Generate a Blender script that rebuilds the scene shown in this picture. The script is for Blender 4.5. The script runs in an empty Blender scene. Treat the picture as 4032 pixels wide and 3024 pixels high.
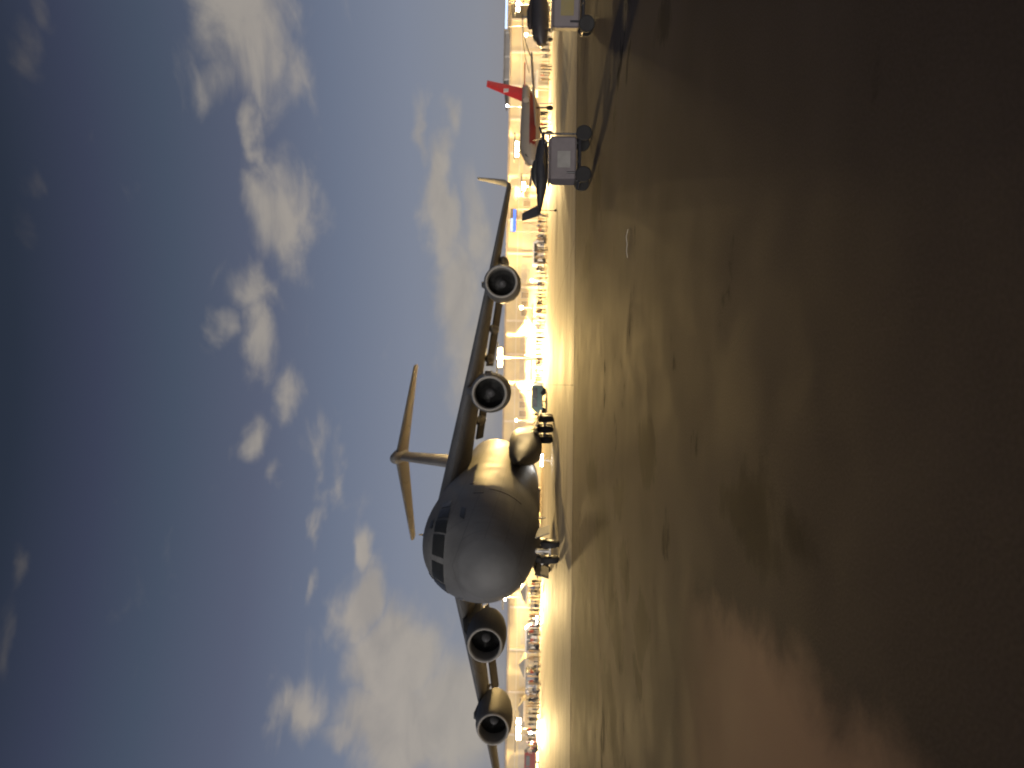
import bpy, bmesh, math, random
from math import sin, cos, pi, radians, sqrt, atan2, asin, acos, exp
from mathutils import Vector, Matrix
random.seed(11)
sc = bpy.context.scene
col = sc.collection

# ------------------------------------------------------------------ camera
F_PX, CAM_H, HOR, ROLL = 3080.0, 1.55, 88.0, -0.020      # photograph pixels (4032 x 3024), metres, radians
pitch = math.atan(HOR / F_PX)
view = Vector((0, cos(pitch), sin(pitch)))
down = Vector((0, sin(pitch), -cos(pitch)))
right = Vector((1, 0, 0))
# the photograph was taken with the phone turned on its side: the world's right is the picture's top
cx = (down * cos(ROLL) - right * sin(ROLL)).normalized()
cy = (right * cos(ROLL) + down * sin(ROLL)).normalized()
cz = -view
camd = bpy.data.cameras.new('camera')
cam = bpy.data.objects.new('camera', camd)
col.objects.link(cam)
m = Matrix((cx, cy, cz)).transposed().to_4x4()
m.translation = (0, 0, CAM_H)
cam.matrix_world = m
camd.sensor_fit = 'HORIZONTAL'
camd.sensor_width = 36.0
camd.lens = 36.0 * F_PX / 4032.0
camd.clip_start = 0.1
camd.clip_end = 6000
camd.dof.use_dof = True
camd.dof.focus_distance = 9.0
camd.dof.aperture_fstop = 1.3
sc.camera = cam
sc.render.resolution_x, sc.render.resolution_y = 1024, 768


def at(px, py, d):
    """the point seen at photograph pixel (px, py), d metres ahead of the camera"""
    v = view * F_PX + cx * (px - 2016) + cy * (1512 - py)
    v = v * (d / v.y)
    return Vector((0, 0, CAM_H)) + v


# ------------------------------------------------------------------ view settings
sc.view_settings.view_transform = 'Standard'
sc.view_settings.look = 'None'
sc.view_settings.exposure = 0
sc.view_settings.gamma = 1
sc.view_settings.use_curve_mapping = False
sc.cycles.use_denoising = True
sc.cycles.max_bounces = 5
sc.cycles.sample_clamp_indirect = 4


def lin(r, g, b):
    f = lambda c: (c / 255 / 12.92) if c / 255 <= 0.04045 else ((c / 255 + 0.055) / 1.055) ** 2.4
    return (f(r), f(g), f(b), 1)


# ------------------------------------------------------------------ dusk sky
class NT:
    def __init__(self, tree):
        self.t = tree
        self.x = 0

    def n(self, kind, **kw):
        nd = self.t.nodes.new(kind)
        self.x += 40
        nd.location = (self.x, 0)
        for k, v in kw.items():
            setattr(nd, k, v)
        return nd

    def put(self, sock, v):
        if hasattr(v, 'is_linked') or isinstance(v, bpy.types.NodeSocket):
            self.t.links.new(v, sock)
        else:
            sock.default_value = v

    def m(self, op, a, b=None, c=None):
        nd = self.n('ShaderNodeMath', operation=op)
        self.put(nd.inputs[0], a)
        if b is not None:
            self.put(nd.inputs[1], b)
        if c is not None:
            self.put(nd.inputs[2], c)
        return nd.outputs[0]

    def ramp(self, v, stops, interp='LINEAR'):
        nd = self.n('ShaderNodeValToRGB')
        self.put(nd.inputs[0], v)
        cr = nd.color_ramp
        cr.interpolation = interp
        while len(cr.elements) < len(stops):
            cr.elements.new(0.5)
        for e, (p, c) in zip(cr.elements, stops):
            e.position = p
            e.color = c if len(c) == 4 else (*c, 1)
        return nd.outputs[0]

    def rng(self, v, a, b, c, d, kind='SMOOTHSTEP'):
        nd = self.n('ShaderNodeMapRange', interpolation_type=kind)
        self.put(nd.inputs[0], v)
        for i, q in enumerate((a, b, c, d)):
            self.put(nd.inputs[i + 1], q)
        return nd.outputs[0]

    def noise(self, vec, scale, detail=4, rough=0.55, dist=0.0):
        nd = self.n('ShaderNodeTexNoise')
        if vec is not None:
            self.put(nd.inputs['Vector'], vec)
        nd.inputs['Scale'].default_value = scale
        nd.inputs['Detail'].default_value = detail
        nd.inputs['Roughness'].default_value = rough
        nd.inputs['Distortion'].default_value = dist
        return nd.outputs['Fac']

    def mix(self, f, a, b, kind='MIX'):
        nd = self.n('ShaderNodeMix', data_type='RGBA', blend_type=kind)
        self.put(nd.inputs[0], f)
        self.put(nd.inputs[6], a)
        self.put(nd.inputs[7], b)
        return nd.outputs[2]


world = bpy.data.worlds.new('World')
sc.world = world
world.use_nodes = True
wt = world.node_tree
wt.nodes.clear()
W = NT(wt)
tc = W.n('ShaderNodeTexCoord')
sep = W.n('ShaderNodeSeparateXYZ')
wt.links.new(tc.outputs['Generated'], sep.inputs[0])
X, Y, Z = sep.outputs
el = W.m('ARCSINE', Z)
az = W.m('ARCTAN2', X, Y)
deg = lambda v: v / 90.0
eln = W.m('DIVIDE', el, pi / 2)
grad = W.ramp(eln, [
    (0.0, lin(150, 146, 146)), (deg(4), lin(143, 148, 160)), (deg(9), lin(131, 139, 158)),
    (deg(14), lin(112, 122, 144)), (deg(19.5), lin(92, 99, 121)), (deg(25), lin(73, 84, 104)),
    (deg(29.5), lin(60, 66, 88)), (deg(34), lin(42, 50, 66)), (deg(40), lin(30, 37, 50)), (1.0, lin(22, 27, 38))])
nish = W.n('ShaderNodeTexSky', sky_type='NISHITA')
nish.sun_disc = False
nish.sun_elevation = radians(1.0)
nish.sun_rotation = radians(200)
nmul = W.n('ShaderNodeMix', data_type='RGBA', blend_type='MULTIPLY')
nmul.inputs[0].default_value = 1
wt.links.new(nish.outputs[0], nmul.inputs[6])
nmul.inputs[7].default_value = (0.05, 0.05, 0.05, 1)
sky = W.mix(0.12, grad, nmul.outputs[2])


def azel(px, py):
    d = (at(px, py, 100) - Vector((0, 0, CAM_H))).normalized()
    return atan2(d.x, d.y), asin(d.z)


# clouds: soft bodies at bearings and heights in the sky, broken up by noise
CL = [  # x, y, half-size x, half-size y, weight
    (960, 130, 190, 300, 1.05), (900, 330, 130, 160, .8), (1010, 520, 55, 130, .85), (1120, 260, 110, 150, .75),
    (1090, 820, 120, 190, 1.0), (1150, 700, 80, 150, .6), (1000, 1140, 110, 120, .95), (1010, 1330, 85, 210, .95),
    (850, 1270, 75, 75, .6), (1120, 1540, 75, 110, .75), (1000, 1740, 75, 95, .9), (1095, 1900, 50, 80, .75),
    (1230, 2040, 30, 130, .7), (1225, 2290, 35, 75, .65), (1230, 1740, 60, 130, .5), (1320, 1850, 45, 110, .45),
    (1140, 2840, 85, 170, 1.0),
    (170, 40, 90, 120, .62), (70, 160, 80, 150, .55), (130, 680, 60, 90, .52), (110, 880, 70, 110, .55), (70, 2220, 55, 75, .62),
    (0, 2480, 40, 120, .5)]
comb = W.n('ShaderNodeCombineXYZ')
wt.links.new(X, comb.inputs[0])
wt.links.new(Y, comb.inputs[1])
W.put(comb.inputs[2], W.m('MULTIPLY', Z, 2.1))
azp, elp = az, el
wa = W.noise(comb.outputs[0], 5.5, 4, 0.55)
shift = W.n('ShaderNodeVectorMath', operation='ADD')
wt.links.new(comb.outputs[0], shift.inputs[0])
shift.inputs[1].default_value = (7.3, 2.1, 4.4)
wb = W.noise(shift.outputs[0], 6.5, 4, 0.55)
az = W.m('ADD', az, W.m('MULTIPLY', W.m('SUBTRACT', wa, .5), .15))
el = W.m('ADD', el, W.m('MULTIPLY', W.m('SUBTRACT', wb, .5), .10))
SHEETS = [(1420, 2130, 60, 130, .85), (1440, 2340, 100, 200, .95), (1560, 2600, 190, 260, 1.1), (1560, 2900, 270, 260, 1.15), (1800, 2800, 200, 330, .95), (1330, 2960, 150, 130, .7),
          (1665, 560, 40, 230, .62), (1730, 850, 75, 300, .85), (1810, 1200, 120, 330, .95), (1880, 1480, 130, 330, .85), (1770, 500, 60, 130, .6), (1880, 900, 80, 220, .65)]
body = sheet = None
for (px, py, rx, ry, wgt) in CL + SHEETS:
    a0, e0 = azel(px, py)
    a1, _ = azel(px, py + ry)
    _, e1 = azel(px + rx, py)
    da, de = abs(a1 - a0) + 1e-4, abs(e1 - e0) + 1e-4
    u = W.m('MULTIPLY', W.m('SUBTRACT', az, a0), 1 / da)
    v = W.m('MULTIPLY', W.m('SUBTRACT', el, e0), 1 / de)
    q = W.m('MULTIPLY_ADD', u, u, W.m('MULTIPLY', v, v))
    g = W.m('MULTIPLY', W.m('EXPONENT', W.m('MULTIPLY', q, -0.9)), wgt)
    if (px, py, rx, ry, wgt) in SHEETS:
        sheet = g if sheet is None else W.m('MAXIMUM', sheet, g)
    else:
        body = g if body is None else W.m('MAXIMUM', body, g)
n1 = W.noise(comb.outputs[0], 11, 5.5, 0.56, 0.5)
n2 = W.noise(comb.outputs[0], 2.2, 3, 0.5)
# away from the placed bodies thin cloud goes on all round the sky
behind = W.rng(Y, 0.62, 0.30, 0.0, 1.0)
extra = W.m('MULTIPLY', W.rng(n2, 0.50, 0.68, 0.0, 0.75), behind)
body = W.m('MAXIMUM', body, extra)
dens = W.m('ADD', body, W.m('MULTIPLY', W.m('SUBTRACT', n1, 0.5), 1.5))
cov = W.rng(dens, 0.20, 1.05, 0.0, 1.0)
sheet_d = W.m('ADD', sheet, W.m('MULTIPLY', W.m('SUBTRACT', n1, 0.5), 0.55))
cov = W.m('MAXIMUM', cov, W.rng(sheet_d, 0.22, 0.80, 0.0, 1.0))
n3 = W.noise(comb.outputs[0], 16, 4, 0.6)
ccol = W.ramp(eln, [(0.0, lin(166, 160, 152)), (deg(14), lin(164, 157, 150)), (deg(23), lin(152, 147, 141)),
                    (deg(31), lin(92, 90, 92)), (deg(36), lin(62, 62, 66)), (1.0, lin(45, 46, 50))])
cshade = W.mix(W.rng(W.m('ADD', n1, W.m('MULTIPLY', n3, .3)), .35, .85, 0, 1), (0.86, 0.865, 0.88, 1), (1.06, 1.05, 1.03, 1))
ccol = W.mix(1.0, ccol, cshade, 'MULTIPLY')
sky = W.mix(W.m('MULTIPLY', cov, 0.92), sky, ccol)
bg = W.n('ShaderNodeBackground')
wt.links.new(sky, bg.inputs[0])
bg.inputs[1].default_value = 1.0
wo = W.n('ShaderNodeOutputWorld')
wt.links.new(bg.outputs[0], wo.inputs[0])

# the sun has just set behind the photographer: what is left of it is faint and wide
sd = bpy.data.lights.new('sun', 'SUN')
sd.energy = 2.2
sd.angle = radians(20)
sd.color = (1, 0.93, 0.86)
so = bpy.data.objects.new('sun', sd)
col.objects.link(so)
so.rotation_euler = (radians(86), 0, radians(-20))


# ------------------------------------------------------------------ materials
def mat(name, color, rough=0.6, metal=0.0, var=0.15, scale=3.0, bump=0.0, bscale=40, emit=None, estr=0.0, spec=0.5,
        stretch=None):
    mt = bpy.data.materials.new(name)
    mt.use_nodes = True
    t = mt.node_tree
    b = t.nodes['Principled BSDF']
    N = NT(t)
    tcn = N.n('ShaderNodeTexCoord')
    vec = tcn.outputs['Object']
    if stretch:
        mp = N.n('ShaderNodeMapping')
        mp.inputs['Scale'].default_value = stretch
        t.links.new(vec, mp.inputs[0])
        vec = mp.outputs[0]
    f = N.noise(vec, scale, 5, 0.6)
    c = color[:3]
    lo = tuple(v * (1 - var) for v in c) + (1,)
    hi = tuple(min(1, v * (1 + var)) for v in c) + (1,)
    t.links.new(N.mix(N.rng(f, .3, .7, 0, 1), lo, hi), b.inputs['Base Color'])
    t.links.new(N.rng(f, .3, .7, max(.02, rough - .07), min(1, rough + .07)), b.inputs['Roughness'])
    b.inputs['Metallic'].default_value = metal
    b.inputs['Specular IOR Level'].default_value = spec
    if bump:
        bn = N.n('ShaderNodeBump')
        bn.inputs['Strength'].default_value = bump
        t.links.new(N.noise(vec, bscale, 3), bn.inputs['Height'])
        t.links.new(bn.outputs[0], b.inputs['Normal'])
    if emit:
        b.inputs['Emission Color'].default_value = (*emit[:3], 1)
        b.inputs['Emission Strength'].default_value = estr
    return mt


M = {}
def jet_paint(name, c):
    mt = mat(name, c, .6, var=.14, scale=.55)
    t = mt.node_tree
    b_ = t.nodes['Principled BSDF']
    N = NT(t)
    sx = N.n('ShaderNodeSeparateXYZ')
    t.links.new(N.n('ShaderNodeTexCoord').outputs['Object'], sx.inputs[0])
    cb = N.n('ShaderNodeCombineXYZ')
    t.links.new(sx.outputs[1], cb.inputs[0])
    N.put(cb.inputs[1], N.m('ADD', sx.outputs[2], N.m('MULTIPLY', N.m('ABSOLUTE', sx.outputs[0]), .35)))
    br = N.n('ShaderNodeTexBrick')
    t.links.new(cb.outputs[0], br.inputs['Vector'])
    for k, v in (('Scale', 1), ('Mortar Size', .022), ('Mortar Smooth', .3), ('Brick Width', 2.3), ('Row Height', 1.1)):
        br.inputs[k].default_value = v
    old = b_.inputs['Base Color'].links[0].from_socket
    col1 = N.mix(N.m('MULTIPLY', br.outputs['Fac'], .45), old, (c[0] * .35, c[1] * .35, c[2] * .35, 1))
    st = N.n('ShaderNodeMapping')
    st.inputs['Scale'].default_value = (3.0, 3.0, .35)
    t.links.new(N.n('ShaderNodeTexCoord').outputs['Object'], st.inputs[0])
    dirt = N.noise(st.outputs[0], 1.6, 5, .65)
    col1 = N.mix(N.rng(dirt, .52, .78, 0, .5), col1, (c[0] * .5, c[1] * .47, c[2] * .42, 1))
    t.links.new(col1, b_.inputs['Base Color'])
    return mt


M['jet_grey'] = jet_paint('jet_grey', (0.145, 0.145, 0.145))
M['jet_dark'] = mat('jet_dark', (0.10, 0.10, 0.105), 0.55, var=.1)
M['jet_radome'] = mat('jet_radome', (0.145, 0.147, 0.149), 0.78, var=.08, scale=1.2)
M['lip'] = mat('bare_lip', (0.50, 0.48, 0.44), 0.35, metal=.25, var=.08)
M['duct'] = mat('duct', (0.26, 0.25, 0.235), 0.5, var=.1)
M['fan'] = mat('fan_metal', (0.10, 0.10, 0.10), 0.35, metal=.8, var=.15)
M['hot_metal'] = mat('hot_metal', (0.20, 0.17, 0.14), 0.4, metal=.8, var=.2)
M['glass'] = mat('dark_glass', (0.03, 0.031, 0.031), 0.35, var=.1)
M['tyre'] = mat('tyre', (0.018, 0.017, 0.017), 0.8, var=.2, scale=6)
M['hub'] = mat('wheel_hub', (0.55, 0.54, 0.5), 0.45, metal=.3, var=.1)
M['strut'] = mat('gear_strut', (0.50, 0.49, 0.47), 0.35, metal=.4, var=.1)
M['wall'] = mat('hangar_wall', (0.56, 0.50, 0.35), 0.75, var=.1, scale=.25)
M['wall2'] = mat('far_wall', (0.36, 0.33, 0.30), 0.8, var=.1, scale=.3)
M['roof'] = mat('metal_roof', (0.30, 0.27, 0.24), 0.6, var=.12, scale=.5)
M['door_metal'] = mat('hangar_door', (0.45, 0.42, 0.36), 0.55, var=.12, scale=.6)
M['window_glass'] = mat('window_glass', (0.26, 0.23, 0.18), 0.4, var=.2)
M['trim'] = mat('pale_trim', (0.62, 0.58, 0.52), 0.6, var=.06)
M['pole'] = mat('galvanised_pole', (0.33, 0.33, 0.33), 0.5, metal=.5, var=.1)
M['housing'] = mat('lamp_housing', (0.12, 0.12, 0.12), 0.5, var=.1)
M['white_paint'] = mat('white_paint', (0.75, 0.74, 0.70), 0.4, var=.05)
M['red_paint'] = mat('red_paint', (0.75, 0.03, 0.022), 0.35, var=.08)
M['dark_red'] = mat('dark_red_paint', (0.22, 0.02, 0.015), 0.5, var=.08)
M['pale_paint'] = mat('pale_paint', (0.36, 0.31, 0.245), 0.5, var=.05)
M['black_paint'] = mat('dark_paint', (0.025, 0.025, 0.03), 0.45, var=.15)
M['lavender'] = mat('cart_panel', (0.17, 0.15, 0.155), 0.75, var=.08, scale=4)
M['yellow'] = mat('yellow_paint', (0.19, 0.15, 0.05), 0.6, var=.1)
M['teal'] = mat('teal_paint', (0.10, 0.22, 0.20), 0.4, var=.1)
M['blue_paint'] = mat('blue_paint', (0.05, 0.10, 0.35), 0.4, var=.1)
M['canvas'] = mat('tent_canvas', (0.62, 0.57, 0.48), 0.85, var=.07, scale=2)
M['skin'] = mat('skin', (0.42, 0.27, 0.19), 0.6, var=.08)
M['paper'] = mat('paper', (0.55, 0.52, 0.47), 0.8, var=.05)


def glow(name, c, s, base=.5):
    mt = bpy.data.materials.new(name)
    mt.use_nodes = True
    t = mt.node_tree
    b = t.nodes['Principled BSDF']
    b.inputs['Base Color'].default_value = (base, base, base, 1)
    b.inputs['Emission Color'].default_value = (*c, 1)
    b.inputs['Emission Strength'].default_value = s
    return mt


M['glow_sodium'] = glow('glow_sodium', (1, .72, .30), 60)
M['glow_warm'] = glow('glow_warm', (1, .86, .62), 45)
M['glow_white'] = glow('glow_white', (.92, .96, 1), 40)
M['glow_pink'] = glow('glow_pink', (1, .62, .42), 8)
M['glow_blue'] = glow('glow_blue', (.05, .19, 1.0), 1.7, .02)
M['glow_panel'] = glow('glow_panel', (.58, .75, 1), 1.4, .03)


# ------------------------------------------------------------------ mesh helpers
class MB:
    def __init__(self):
        self.v, self.f, self.mi = [], [], []

    def add(self, vs, fs, k=0):
        o = len(self.v)
        self.v += [tuple(p) for p in vs]
        self.f += [tuple(i + o for i in f) for f in fs]
        self.mi += [k] * len(fs)

    def box(self, x0, x1, y0, y1, z0, z1, k=0, bev=0.0):
        if bev:
            b = bev
            out = []
            for z, s in ((z0, b), (z0 + b, 0), (z1 - b, 0), (z1, b)):
                out.append([(x0 + s + b, y0 + s, z), (x1 - s - b, y0 + s, z), (x1 - s, y0 + s + b, z), (x1 - s, y1 - s - b, z),
                            (x1 - s - b, y1 - s, z), (x0 + s + b, y1 - s, z), (x0 + s, y1 - s - b, z), (x0 + s, y0 + s + b, z)])
            self.loft(out, k)
            return
        self.add([(x0, y0, z0), (x1, y0, z0), (x1, y1, z0), (x0, y1, z0), (x0, y0, z1), (x1, y0, z1), (x1, y1, z1), (x0, y1, z1)],
                 [(0, 3, 2, 1), (4, 5, 6, 7), (0, 1, 5, 4), (1, 2, 6, 5), (2, 3, 7, 6), (3, 0, 4, 7)], k)

    def loft(self, rings, k=0, caps=True):
        n = len(rings[0])
        vs = [p for r in rings for p in r]
        fs = []
        for i in range(len(rings) - 1):
            for j in range(n):
                a, b = i * n + j, i * n + (j + 1) % n
                fs.append((a, b, b + n, a + n))
        if caps:
            fs.append(tuple(reversed(range(n))))
            o = (len(rings) - 1) * n
            fs.append(tuple(o + j for j in range(n)))
        self.add(vs, fs, k)

    def tube(self, p0, p1, r0, r1=None, n=10, k=0):
        p0, p1 = Vector(p0), Vector(p1)
        r1 = r0 if r1 is None else r1
        d = (p1 - p0).normalized()
        a = d.orthogonal().normalized()
        b = d.cross(a)
        self.loft([[p0 + (a * cos(t) + b * sin(t)) * r0 for t in [2 * pi * i / n for i in range(n)]],
                   [p1 + (a * cos(t) + b * sin(t)) * r1 for t in [2 * pi * i / n for i in range(n)]]], k)

    def lathe(self, prof, c, axis='y', n=32, k=0, caps=True):
        """prof: (station along the axis, radius)"""
        rings = []
        for s, r in prof:
            ring = []
            for i in range(n):
                t = 2 * pi * i / n
                if axis == 'y':
                    ring.append((c[0] + r * cos(t), c[1] + s, c[2] + r * sin(t)))
                elif axis == 'x':
                    ring.append((c[0] + s, c[1] + r * cos(t), c[2] + r * sin(t)))
                else:
                    ring.append((c[0] + r * cos(t), c[1] + r * sin(t), c[2] + s))
            rings.append(ring)
        self.loft(rings, k, caps)

    def build(self, name, mats, parent=None, smooth=True, angle=35, recalc=True):
        me = bpy.data.meshes.new(name)
        me.from_pydata(self.v, [], self.f)
        if not isinstance(mats, (list, tuple)):
            mats = [mats]
        for q in mats:
            me.materials.append(q)
        for p, k in zip(me.polygons, self.mi):
            p.material_index = k
        if recalc:
            bm = bmesh.new()
            bm.from_mesh(me)
            bmesh.ops.recalc_face_normals(bm, faces=bm.faces)
            bm.to_mesh(me)
            bm.free()
        if smooth:
            me.shade_smooth()
            me.set_sharp_from_angle(angle=radians(angle))
        o = bpy.data.objects.new(name, me)
        col.objects.link(o)
        if parent:
            o.parent = parent
        return o


def tag(o, label, cat, group=None, kind=None):
    if label:
        o['label'] = label
    if cat:
        o['category'] = cat
    if group:
        o['group'] = group
    if kind:
        o['kind'] = kind
    return o


def empty(name, loc, rz=0.0):
    e = bpy.data.objects.new(name, None)
    col.objects.link(e)
    e.location = loc
    e.rotation_euler = (0, 0, rz)
    e.empty_display_size = .3
    return e


def copy_tree(o, parent=None):
    c = o.copy()
    col.objects.link(c)
    if parent:
        c.parent = parent
    for ch in list(o.children):
        copy_tree(ch, c)
    return c


# ------------------------------------------------------------------ ground
def asphalt_material():
    mt = bpy.data.materials.new('asphalt')
    mt.use_nodes = True
    t = mt.node_tree
    b = t.nodes['Principled BSDF']
    N = NT(t)
    vec = N.n('ShaderNodeTexCoord').outputs['Object']
    big = N.noise(vec, 0.22, 4, .55, .4)
    mid = N.noise(vec, 0.9, 5, .6, .3)
    fine = N.noise(vec, 60, 3, .6)
    base = N.mix(N.rng(big, .3, .7, 0, 1), (.066, .050, .042, 1), (.102, .078, .065, 1))
    base = N.mix(N.m('MULTIPLY', N.rng(fine, .35, .7, 0, 1), .5), base, (.13, .102, .086, 1))
    # a pool of warm light at the left, painted into the asphalt colour
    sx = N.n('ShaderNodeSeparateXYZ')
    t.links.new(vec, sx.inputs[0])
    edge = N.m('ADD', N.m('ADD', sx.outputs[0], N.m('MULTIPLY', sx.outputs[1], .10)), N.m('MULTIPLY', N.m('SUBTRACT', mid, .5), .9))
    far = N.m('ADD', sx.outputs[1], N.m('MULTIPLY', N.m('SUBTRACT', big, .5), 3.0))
    light_pool = N.m('MULTIPLY', N.rng(edge, -.95, -1.45, 0, 1), N.rng(far, 8.5, 5.0, 0, 1))
    base = N.mix(N.m('MULTIPLY', light_pool, .9), base, (.44, .275, .175, 1))
    # old oil and water stains
    blot = N.rng(N.m('ADD', N.m('MULTIPLY', big, .45), N.m('MULTIPLY', mid, .6)),   .60, .68, 0, 1)
    base = N.mix(N.m('MULTIPLY', blot, .78), base, (.012, .010, .009, 1))
    wx = N.m('ADD', sx.outputs[0], N.m('MULTIPLY', N.m('SUBTRACT', N.noise(vec, 1.1, 5, .6), .5), 1.1))
    wy = N.m('ADD', sx.outputs[1], N.m('MULTIPLY', N.m('SUBTRACT', mid, .5), 3.2))
    damp = None
    for (px, py, rx, ry) in ((2372, 2140, 34, 190), (2330, 1890, 22, 85), (2432, 1960, 16, 75), (2395, 2330, 20, 120), (2425, 2470, 28, 110), (2528, 2480, 30, 140), (2512, 2670, 22, 70),
                             (2300, 2520, 40, 260), (2275, 2800, 42, 260), (2398, 2790, 34, 140), (2296, 2240, 16, 60), (2330, 2640, 22, 120), (2460, 2250, 18, 80), (2545, 1780, 30, 120), (2960, 2040, 130, 170),
                             (2310, 1030, 16, 70), (2345, 780, 18, 90), (2620, 60, 40, 90)):
        def gnd(qx, qy):
            dv = at(qx, qy, 1) - Vector((0, 0, CAM_H))
            return dv * (CAM_H / -dv.z)
        c0 = gnd(px, py)
        ax, ay = abs(gnd(px, py + ry).x - c0.x), abs(gnd(px - rx, py).y - gnd(px + rx, py).y) / 2
        u = N.m('MULTIPLY', N.m('SUBTRACT', wx, c0.x), 1 / ax)
        v = N.m('MULTIPLY', N.m('SUBTRACT', wy, c0.y), 1 / ay)
        g_ = N.rng(N.m('MULTIPLY_ADD', u, u, N.m('MULTIPLY', v, v)), .3, 1.9, 1, 0)
        damp = g_ if damp is None else N.m('MAXIMUM', damp, g_)
    base = N.mix(N.m('MULTIPLY', damp, .62), base, (.010, .0085, .007, 1))
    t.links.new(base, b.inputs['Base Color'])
    t.links.new(N.m('ADD', N.rng(mid, .3, .7, .80, .92), N.m('MULTIPLY', blot, .08)), b.inputs['Roughness'])
    b.inputs['Specular IOR Level'].default_value = .03
    bn = N.n('ShaderNodeBump')
    bn.inputs['Strength'].default_value = .2
    bn.inputs['Distance'].default_value = .01
    t.links.new(fine, bn.inputs['Height'])
    t.links.new(bn.outputs[0], b.inputs['Normal'])
    return mt


def concrete_material():
    mt = bpy.data.materials.new('apron_concrete')
    mt.use_nodes = True
    t = mt.node_tree
    b = t.nodes['Principled BSDF']
    N = NT(t)
    vec = N.n('ShaderNodeTexCoord').outputs['Object']
    big = N.noise(vec, 0.12, 5, .6, .3)
    st = N.n('ShaderNodeMapping')
    st.inputs['Scale'].default_value = (.02, .22, 1)
    t.links.new(vec, st.inputs[0])
    lanes = N.noise(st.outputs[0], 2.0, 4, .6)
    base = N.mix(N.rng(big, .3, .7, 0, 1), (.32, .27, .205, 1), (.42, .355, .27, 1))
    base = N.mix(N.rng(lanes, .38, .66, 0, .55), base, (.20, .17, .135, 1))
    # sawn joints between the slabs
    br = N.n('ShaderNodeTexBrick')
    br.offset = 0
    t.links.new(vec, br.inputs['Vector'])
    br.inputs['Scale'].default_value = 1
    br.inputs['Mortar Size'].default_value = .03
    br.inputs['Brick Width'].default_value = 6.0
    br.inputs['Row Height'].default_value = 6.0
    base = N.mix(N.m('MULTIPLY', br.outputs['Fac'], .7), base, (.05, .045, .04, 1))
    t.links.new(base, b.inputs['Base Color'])
    t.links.new(N.rng(big, .3, .7, .7, .82), b.inputs['Roughness'])
    b.inputs['Specular IOR Level'].default_value = .10
    bn = N.n('ShaderNodeBump')
    bn.inputs['Strength'].default_value = .25
    bn.inputs['Distance'].default_value = .01
    t.links.new(N.noise(vec, 30, 3), bn.inputs['Height'])
    t.links.new(bn.outputs[0], b.inputs['Normal'])
    return mt


g = MB()
nx, ny = 24, 24
xs = [-2500 + 5000 * i / nx for i in range(nx + 1)]
ys = [-400 + 4400 * i / ny for i in range(ny + 1)]
g.add([(x, y, 0) for y in ys for x in xs], [(j * (nx + 1) + i, j * (nx + 1) + i + 1, (j + 1) * (nx + 1) + i + 1, (j + 1) * (nx + 1) + i)
                                         for j in range(ny) for i in range(nx)])
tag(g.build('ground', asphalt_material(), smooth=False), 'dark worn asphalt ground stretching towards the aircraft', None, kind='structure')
g = MB()
sl = (34.1 - 28.2) / 30.5
e = lambda x: 28.2 + (x + 13.8) * sl
g.add([(-420, e(-420) if e(-420) > -60 else -60, .004), (420, e(420), .004), (420, 700, .004), (-420, 700, .004)], [(0, 1, 2, 3)])
tag(g.build('apron', concrete_material(), smooth=False), 'paler concrete aircraft apron beyond the dark asphalt', None, kind='structure')
g = MB()
for i in range(40):
    x0 = -120 + 6 * i
    g.add([(x0, 103 + x0 * .06, .008), (x0 + 5.96, 103 + (x0 + 6) * .06, .008), (x0 + 5.96, 103.35 + (x0 + 6) * .06, .008), (x0, 103.35 + x0 * .06, .008)], [(0, 1, 2, 3)])
tag(g.build('apron_line', M['white_paint'], smooth=False), 'thin pale line painted across the far apron', None, kind='structure')
# a tar-filled crack in the near asphalt
g = MB()
pts = [at(2980 - 12 * i, 1210 + 22 * i, 1) for i in range(9)]
cr = []
for i, p in enumerate(pts):
    dv = p - Vector((0, 0, CAM_H))
    q = Vector((0, 0, CAM_H)) + dv * (CAM_H / -dv.z)
    w = .012 * sin(pi * (i + .5) / 9) + .003
    cr.append((q + Vector((-.3, 1, 0)).normalized() * w, q - Vector((-.3, 1, 0)).normalized() * w))
vs = []
for a, b in cr:
    vs += [(a.x, a.y, .004), (b.x, b.y, .004)]
g.add(vs, [(2 * i, 2 * i + 1, 2 * i + 3, 2 * i + 2) for i in range(8)])
tag(g.build('pavement_crack', M['tyre'], smooth=False), 'dark tar-filled crack in the near asphalt', None, kind='structure')

# ------------------------------------------------------------------ lamps
def point_light(loc, c, power, parent, r=.35):
    ld = bpy.data.lights.new('lamp_light', 'POINT')
    ld.energy = power
    ld.color = c
    ld.shadow_soft_size = r
    lo = bpy.data.objects.new('lamp_light', ld)
    col.objects.link(lo)
    lo.location = loc
    lo.parent = parent
    return lo


BEAM = 8.5
REACH = 17.0


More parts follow.
